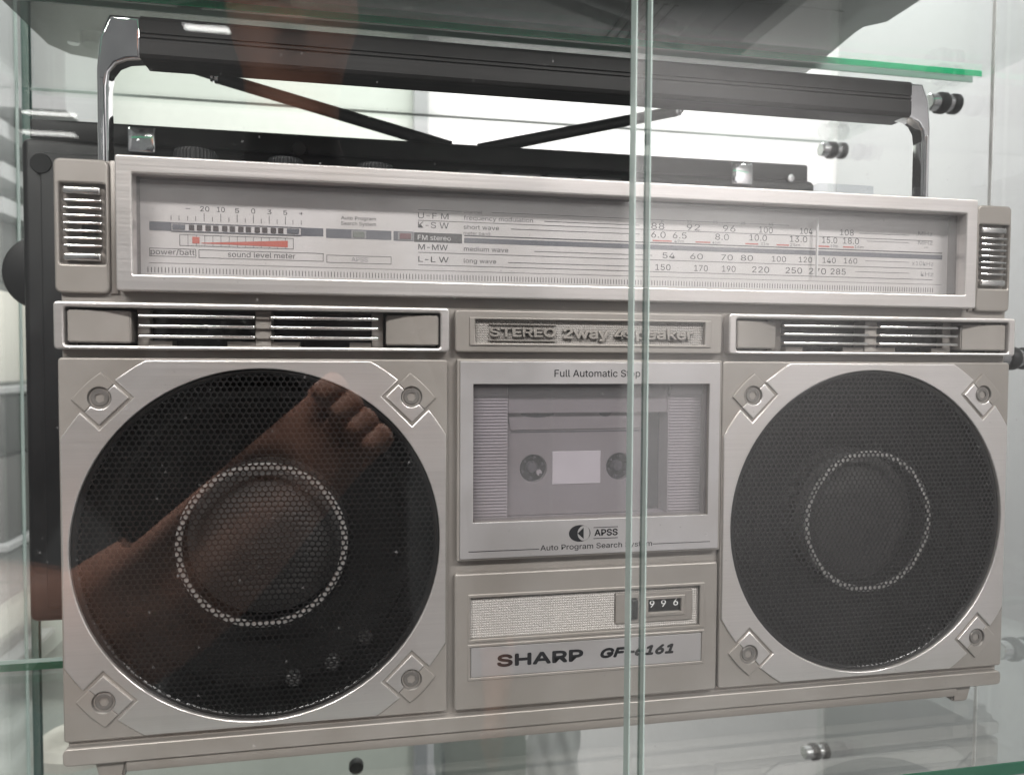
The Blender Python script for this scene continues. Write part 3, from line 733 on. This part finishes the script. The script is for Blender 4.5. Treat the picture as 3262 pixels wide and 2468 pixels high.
# controls on top ----------------------------------------------------------
for kx0, kx1, kz in ((-196.2, -175.4, 285.4), (-152.2, -134.0, 283.6), (-108.8, -89.2, 283.0)):
    c = ((kx0 + kx1) / 2, 52, 0); r = (kx1 - kx0) / 2
    vs, fs = [], []; n = 72
    for z, rr in ((264, r), (kz - 1.5, r * 0.97), (kz, r * 0.90), (kz, 0.01)):
        for i in range(n):
            a = 2 * math.pi * i / n; q = rr * (1 - (0.035 if i % 2 and z < kz else 0))
            vs.append((c[0] + q * math.cos(a), c[1] + q * math.sin(a), z))
    for j in range(3):
        for i in range(n): fs.append((j * n + i, j * n + (i + 1) % n, (j + 1) * n + (i + 1) % n, (j + 1) * n + i))
    mesh('control_knob', vs, fs, 'rubber', radio)
for kx0, kx1, kz in ((-56.5, -36.5, 283.5), (-34.0, -10.5, 283.6), (-8.0, 9.5, 283.4), (11.0, 34.0, 283.4), (37.5, 60.0, 283.0)):
    box('tape_key', kx0, kx1, 50, 68, 262, kz, 'black', radio, 2.0, 3)
rk = box('record_key', 62.5, 86.0, 50, 68, 262, 282.8, 'black', radio, 2.0, 3)
box('record_mark', 64.5, 84.0, 49.85, 50.2, 279.6, 280.3, 'red', rk)

box('clear_flap', 157, 193.5, 58, 86, 266.6, 288.6, 'acrylic', radio, 0.4, 1)

# ================================================================== glass showcase
SH = 397.0                                  # underside of the upper shelves
WL, WR, YB = -372.0, 352.0, 345.0
cab = thing('glass_showcase', (0, 140, -300), 'tall clear glass showcase around the radio', 'showcase')
sp = box('side_pane', WL - 6, WL, -60, YB - 7, -330, 700, 'shelf', cab)
box('pane_edge', WL - 5.6, WL - 0.2, YB - 6.9, YB - 6.4, -330, 700, 'edge_dark', sp)
box('pane_seal', WL + 0.1, WL + 1.0, 312, 316, -330, 700, 'edge_pale', sp)
sp = box('side_pane', WR, WR + 6, -60, YB - 1, -330, 700, 'shelf', cab)
box('pane_seal', WR - 0.5, WR - 0.05, 140.5, 143.5, -330, 700, 'wall', sp)
bp = box('back_pane', WL - 6, WR + 6, YB, YB + 6, -330, 700, 'shelf', cab)
box('pane_edge', WL - 6, WL - 0.5, YB - 1.2, YB - 0.2, -330, 700, 'edge_dark', bp)

def shelf(label, y0, y1, z0, group, rear='edge'):
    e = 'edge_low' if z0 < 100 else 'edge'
    t = thing('glass_shelf', ((WL + WR) / 2, (y0 + y1) / 2, z0), label, 'shelf', group)
    box('shelf_pane', WL + 1, WR - 1, y0 + 0.8, y1 - 0.8, z0, z0 + 6, 'shelf', t)
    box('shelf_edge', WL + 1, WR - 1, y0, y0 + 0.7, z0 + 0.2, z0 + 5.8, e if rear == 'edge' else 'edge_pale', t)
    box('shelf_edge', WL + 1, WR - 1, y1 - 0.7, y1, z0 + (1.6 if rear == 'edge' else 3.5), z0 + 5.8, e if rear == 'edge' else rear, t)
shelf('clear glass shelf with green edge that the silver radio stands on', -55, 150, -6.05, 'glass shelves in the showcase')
shelf('clear glass shelf that the black boombox at the back stands on', 156, 338, -6.05, 'glass shelves in the showcase', 'edge_pale')
shelf('green edged glass shelf above the handle of the silver radio', -55, 152, SH, 'glass shelves in the showcase')
shelf('upper glass shelf at the back above the black boombox and its antennas', 160, 338, SH, 'glass shelves in the showcase', 'edge_pale')

def support(c, label):
    t = thing('shelf_support', c, label, 'shelf support', 'round shelf supports on the right glass wall')
    x, y, z = c
    lathe('bolt', [(0.01, -14), (5.6, -14), (6.4, -13.2), (6.4, 11.8), (0.01, 11.8)], c, 'x', 'steel', t, 28)
    lathe('rubber_ring', [(5.8, -6.5), (7.6, -6.2), (8.2, -5), (8.2, -0.5), (7.6, 0.8), (5.8, 1.0)], c, 'x', 'rubber', t, 28)
    lathe('rubber_ring', [(5.8, 5.5), (7.4, 5.8), (7.8, 7), (7.8, 10.5), (7.2, 11.6), (5.8, 11.7)], c, 'x', 'rubber', t, 28)
support((340, 176, 386), 'steel and black rubber shelf support just right of the handle end')
support((340, 318, 388), 'small blurred shelf support above the black boombox, left of the right handle arm')
support((340, 105, 187), 'black capped support at the right edge beside the right louvred slot')
support((340, 96, -15), 'grey shelf support low at the right, beside the bottom bar')
support((340, 326, -207), 'lowest blurred shelf support, below the right end of the radio')

# sliding doors ------------------------------------------------------
dl = thing('sliding_door', (-190, -77, -330), 'left sliding glass door, its edge the right one of the two upright strips', 'glass door', 'sliding glass doors')
box('door_pane', -390, -0.9, -80, -74, -330, 700, 'door', dl)
box('door_edge', -0.85, -0.4, -80, -76.2, -330, 700, 'edge_pale', dl)
box('door_edge', -0.85, -0.4, -76.1, -74, -330, 700, 'edge_dark', dl)
dr = thing('sliding_door', (190, -63, -330), 'right sliding glass door, its edge the left one of the two upright strips', 'glass door', 'sliding glass doors')
box('door_pane', -1.0, 390, -66, -60, -330, 700, 'door', dr)
box('door_edge', -1.5, -1.05, -66, -60, -330, 700, 'edge_pale', dr)

# ================================================================== black boombox behind
bb = thing('black_boombox', (-41, 240, 0), 'black boombox seen from its back behind the silver radio', 'boombox')
box('case', -316, 234, 180, 300, 14, 322, 'black', bb, 5, 4)
box('back_cover', -304, 222, 177.5, 181, 24, 312, 'black', bb, 1.5, 2)
box('top_section', -311.5, 229, 183, 296, 318, 334.5, 'black', bb, 2.0, 3)
for (x0, x1) in ((-252.5, -236.0), (163.0, 179.5)):
    box('handle_bracket', x0, x1, 176.5, 186, 315, 331.2, 'chrome', bb, 1.2, 3)
lathe('screw_hole', [(0.01, 176.9), (5.8, 176.9), (6.3, 177.3), (6.3, 178)], (-303, 0, 305), 'y', 'rubber', bb, 32)
lathe('screw_head', [(0.01, 178.2), (2.6, 178.4), (3.4, 179.2), (3.4, 181)], (212, 0, 322.5), 'y', 'steel', bb, 28)
lathe('indicator_button', [(0.01, 179.2), (4.2, 179.4), (4.8, 180.4), (4.8, 183)], (-147, 0, 324), 'y', 'cap', bb, 28)
kn = lathe('tuning_knob', [(0.01, 194), (20, 194), (23, 195), (24.2, 197), (24.2, 212), (23, 214), (0.01, 214)], (-310.5, 0, 239), 'y', 'black', bb, 56)
for fx in (-285, 200):
    box('foot', fx - 12, fx + 12, 190, 290, -0.02, 14.5, 'rubber', bb, 2, 2)
def antenna(p0, p1, p2, r):
    a, b = Vector(p0), Vector(p1)
    rod = tube('antenna', p0, p1, r, r * 0.92, 'black', bb, 28)
    d = (b - a).normalized()
    tube('antenna_ring', b, b + d * 2.2, r * 0.98, r * 0.98, 'steel', rod, 28)
    tube('antenna_ring', b + d * 3.4, b + d * 5.0, r * 0.9, r * 0.9, 'steel', rod, 28)
    tube('antenna_tip', b + d * 2.0, p2, r * 0.62, r * 0.5, 'black', rod, 24)
antenna((-44, 196, 335), (-200, 196, 372), (-226, 196, 378), 4.4)
antenna((-24, 196, 334.5), (124, 196, 371.5), (131, 196, 373.4), 4.4)

# ================================================================== machine on the shelf above
up = thing('grey_cassette_machine', (-60, 130, SH + 6), 'dark grey machine standing on the glass shelf above, seen from below', 'cassette player')
bm = bmesh.new()
out = [(-335, -30), (240, -30), (240, 110), (224, 116), (224, 128), (238, 190), (238, 262), (225, 285), (-300, 288), (-322, 280), (-332, 262)]
b0 = [bm.verts.new((x * MM, y * MM, (SH + 13) * MM)) for x, y in out]; b1 = [bm.verts.new((x * MM, y * MM, (SH + 240) * MM)) for x, y in out]
for i in range(len(out)):
    k = (i + 1) % len(out); bm.faces.new((b0[i], b0[k], b1[k], b1[i]))
bm.faces.new(b0[::-1]); bm.faces.new(b1)
bmesh.ops.bevel(bm, geom=bm.edges[:], offset=3 * MM, segments=2, affect='EDGES')
from_bm('case', bm, 'grey_case', up, True)
bc = box('battery_cover', -150, 110, 70, 205, SH + 11.4, SH + 13.6, 'black', up, 0.8, 2)
for k in range(5):
    box('cover_ridge', 60 + k * 7, 63 + k * 7, 110, 165, SH + 10.6, SH + 11.6, 'black', bc, 0.3, 1)
box('type_label', 130, 200, 100, 150, SH + 12.6, SH + 13.1, 'cap', up)
for (sx_, sy_) in ((-310, 100), (-310, 255), (-60, 255), (212, 240), (-60, 20)):
    lathe('case_screw', [(0.01, SH + 12.2), (3.6, SH + 12.2), (4.2, SH + 13.2)], (sx_, sy_, 0), 'z', 'steel', up, 20)
for fx in (-290, 190):
    for fy in (20, 240):
        lathe('foot', [(0.01, SH + 6.02), (9, SH + 6.02), (10, SH + 7), (10, SH + 13.5)], (fx, fy, 0), 'z', 'rubber', up, 28)

# ================================================================== background things
b = box('display_board', -2400, -8, 1240, 1262, -1300, 1600, 'pale_green'); tag(b, 'pale green white board behind the showcase, left of the grey post', 'board')
b = box('grey_post', -7.5, 21.5, 1215, 1245, -1300, 1600, 'wall_grey'); tag(b, 'narrow light grey upright post behind the showcase', 'post')
b = box('partition', 1000, 1040, -200, 1290, -1300, 1600, 'wall_grey'); tag(b, 'light grey partition wall at the right, beyond the glass', 'partition')
rack = thing('store_rack', (-820, 1100, -600), 'blurred white rack with dark devices at the far left', 'rack')
for z in (548, 480, 422, 125, -140, -340):
    box('rack_shelf', -1150, -690, 1040, 1220, z, z + (26 if z > 400 else 9), 'wall_grey', rack)
box('rack_header', -1150, -600, 1060, 1220, 600, 1300, 'wall_grey', rack)
for (x0, x1, z0, z1, m) in ((-1000, -712, 318, 418, 'grey_case'), (-1000, -720, 140, 300, 'cream'), (-1000, -700, 20, 118, 'black'), (-1000, -705, -130, 15, 'cap'), (-1000, -720, -330, -160, 'wall_grey')):
    box('rack_device', x0, x1, 1060, 1200, z0, z1, m, rack, 6)
lamp = thing('desk_lamp', (-455, 600, -262), 'blurred cream stand with a round foot at the lower left behind the glass', 'lamp stand')
lathe('foot', [(0.01, -252), (20, -252), (44, -256), (50, -264), (50, -275), (0.01, -275)], (-430, 600, 0), 'z', 'cream', lamp, 40)
tube('stem', (-430, 600, -252), (-418, 600, -140), 17, 26, 'cream', lamp, 28)
bx = thing('storage_box', (20, 520, -320), 'blurred pale green box below the radio behind the glass', 'box')
box('body', -20, 80, 500, 600, -330, -212, 'pale_green', bx, 3)
box('lid_strip', -21, 81, 498, 602, -246, -241, 'cream', bx, 1)

def crumple(name, x0, x1, y, z0, z1, amp, mat, parent, nx=14, nz=20):
    vs, fs = [], []
    rnd = random.Random(len(name) + int(x1))
    for side in (0, 1):
        rnd2 = random.Random(5)
        for j in range(nz + 1):
            for i in range(nx + 1):
                e = amp * (math.sin(i * 1.3 + j * 0.4) + 0.7 * math.sin(j * 0.9 - i * 0.6) + rnd2.uniform(-0.5, 0.5))
                xx = x0 + (x1 - x0) * i / nx + amp * 0.6 * math.sin(j * 0.7 + i)
                vs.append((xx, y + e + side * 1.2, z0 + (z1 - z0) * j / nz))
    n = (nx + 1) * (nz + 1)
    for j in range(nz):
        for i in range(nx):
            a = j * (nx + 1) + i
            fs.append((a, a + 1, a + nx + 2, a + nx + 1)); fs.append((n + a + 1, n + a, n + a + nx + 1, n + a + nx + 2))
    return mesh(name, vs, fs, mat, parent, True)
o = crumple('plastic_bag', -52, -18, 486, -330, -205, 3.0, 'acrylic', None); tag(o, 'crumpled clear plastic bag hanging left of the pale green box', 'plastic bag')
o = crumple('paper_sheet', 84, 150, 520, -330, -205, 2.2, 'wall', None); tag(o, 'white crumpled paper standing right of the pale green box', 'paper')
lathe('pane_fitting', [(0.01, 334), (5.5, 334.5), (6.5, 336), (6.5, 341), (4, 342), (4, 345.2)], (-113, 0, -184), 'y', 'rubber', cab, 28)

# ================================================================== photographer, seen only as a reflection in the doors
ph = thing('phone', (-226, -356, 136), 'black phone held up in front of the left door', 'phone')
def turned(o, c, ang):
    o.data.transform(Matrix.Translation(Vector(c) * MM) @ Matrix.Rotation(ang, 4, 'Y') @ Matrix.Translation(-Vector(c) * MM)); return o
PC = (-226.5, -356, 136); PA = -math.radians(41.1)
turned(box('body', PC[0] - 79, PC[0] + 79, -360, -352, PC[2] - 37.5, PC[2] + 37.5, 'black_gloss', ph, 3, 3), PC, PA)
turned(box('screen', PC[0] - 76, PC[0] + 76, -360.6, -360.1, PC[2] - 35, PC[2] + 35, 'black_gloss', ph, 0.2, 1), PC, PA)
lensb = box('lens_mount', PC[0] + 48, PC[0] + 70, -352.2, -350.4, PC[2] - 8, PC[2] + 30, 'black', ph, 0.7, 2)
turned(lensb, PC, PA)

SK = []     # position, radii, parent index
def J(p, r, parent, r2=None):
    SK.append((p, (r, r2 or r), parent)); return len(SK) - 1
pel = J((-190, -775, -240), 150, None, 105)
bel = J((-190, -778, -90), 142, pel, 100)
che = J((-190, -772, 110), 160, bel, 112)
ch2 = J((-190, -772, 230), 160, che, 105)
nb = J((-190, -768, 420), 72, ch2)
nk = J((-188, -752, 490), 52, nb)
hd = J((-186, -735, 575), 70, nk, 84)
ht = J((-186, -738, 640), 66, hd, 82)
J((-186, -640, 585), 9, hd)
for sx in (-1, 1):
    J((-186 + sx * 74, -735, 588), 8, hd)
def along(t, off, y): return (-262 + 0.753 * t + 0.658 * off, y, 55 + 0.658 * t - 0.753 * off)
sl = J((-345, -768, 362), 66, ch2); el = J((-478, -600, -40), 52, sl); f1 = J(along(-130, 36, -480), 62, el); f2 = J(along(-60, 38, -424), 60, f1)
f3 = J(along(0, 46, -410), 54, f2); wl = J(along(66, 44, -400), 43, f3)
pl = J(along(116, 40, -396), 36, wl, 46)
for i in range(4):
    off = (8, 25, 42, 58)[i]
    k = J(along(146, off, -396), 13, pl); k = J(along(170, off, -392), 12.2, k); k = J(along(178, off - 1, -376), 11.4, k); J(along(156, off - 2, -370), 10.5, k)
k = J(along(112, -4, -398), 15, pl); k = J(along(132, -30, -388), 12, k); J(along(146, -44, -372), 10, k)
sr = J((-35, -768, 362), 66, ch2); er = J((48, -778, 110), 46, sr); fr_ = J((56, -738, -30), 38, er); wr_ = J((54, -706, -140), 26, fr_)
pr_ = J((50, -696, -195), 24, wr_, 38)
for i in range(4):
    k = J((50, -722 + 17 * i, -240), 10, pr_); k = J((46, -720 + 17 * i, -275), 9, k); J((40, -718 + 16 * i, -300), 8, k)
k = J((42, -660, -215), 12, pr_); J((34, -648, -250), 9, k)
for sx in (-1, 1):
    hp = J((-190 + sx * 90, -775, -330), 98, pel); kn_ = J((-190 + sx * 96, -752, -720), 62, hp)
    an = J((-190 + sx * 98, -782, -1120), 44, kn_); J((-190 + sx * 104, -650, -1160), 38, an, 30)
me = bpy.data.meshes.new('person')
me.from_pydata([Vector(a[0]) * MM for a in SK], [(i, a[2]) for i, a in enumerate(SK) if a[2] is not None], [])
tmp = bpy.data.objects.new('person_skeleton', me); COL.objects.link(tmp)
sk = tmp.modifiers.new('skin', 'SKIN'); sk.use_smooth_shade = True
tmp.modifiers.new('smooth', 'SUBSURF').levels = 2
for i, v in enumerate(me.skin_vertices[0].data):
    v.radius = (SK[i][1][0] * MM, SK[i][1][1] * MM); v.use_root = (i == 0)
bpy.context.view_layer.update()
pm = bpy.data.meshes.new_from_object(tmp.evaluated_get(bpy.context.evaluated_depsgraph_get()))
bpy.data.objects.remove(tmp); bpy.data.meshes.remove(me)
pm.name = 'person'; pm.materials.clear(); pm.materials.append(M['cloth']); pm.materials.append(M['skin'])
for p in pm.polygons:
    c = p.center / MM
    p.material_index = 1 if (c.z > 460 or (c.y > -560 and c.z > -120) or c.z < -150 and c.x > 10 and c.z > -330 and c.y > -745) else 0
    p.use_smooth = True
person = bpy.data.objects.new('person', pm); COL.objects.link(person)
tag(person, 'person in dark clothes holding up a phone, reflected in the left glass door', 'person')
lathe('hair', [(0.01, 746), (40, 736), (66, 705), (80, 660), (84, 620), (78, 585), (60, 590)], (-186, -752, 0), 'z', 'cloth', person, 32)
for sx in (-1, 1):
    lathe('eye', [(0.01, -672), (7, -673.5), (10, -680), (9, -690)], (-186 + sx * 30, 0, 605), 'y', 'white', person, 20)
box('mouth', -206, -166, -668, -650, 540, 547, 'skin', person, 3, 2)

finish_curves()
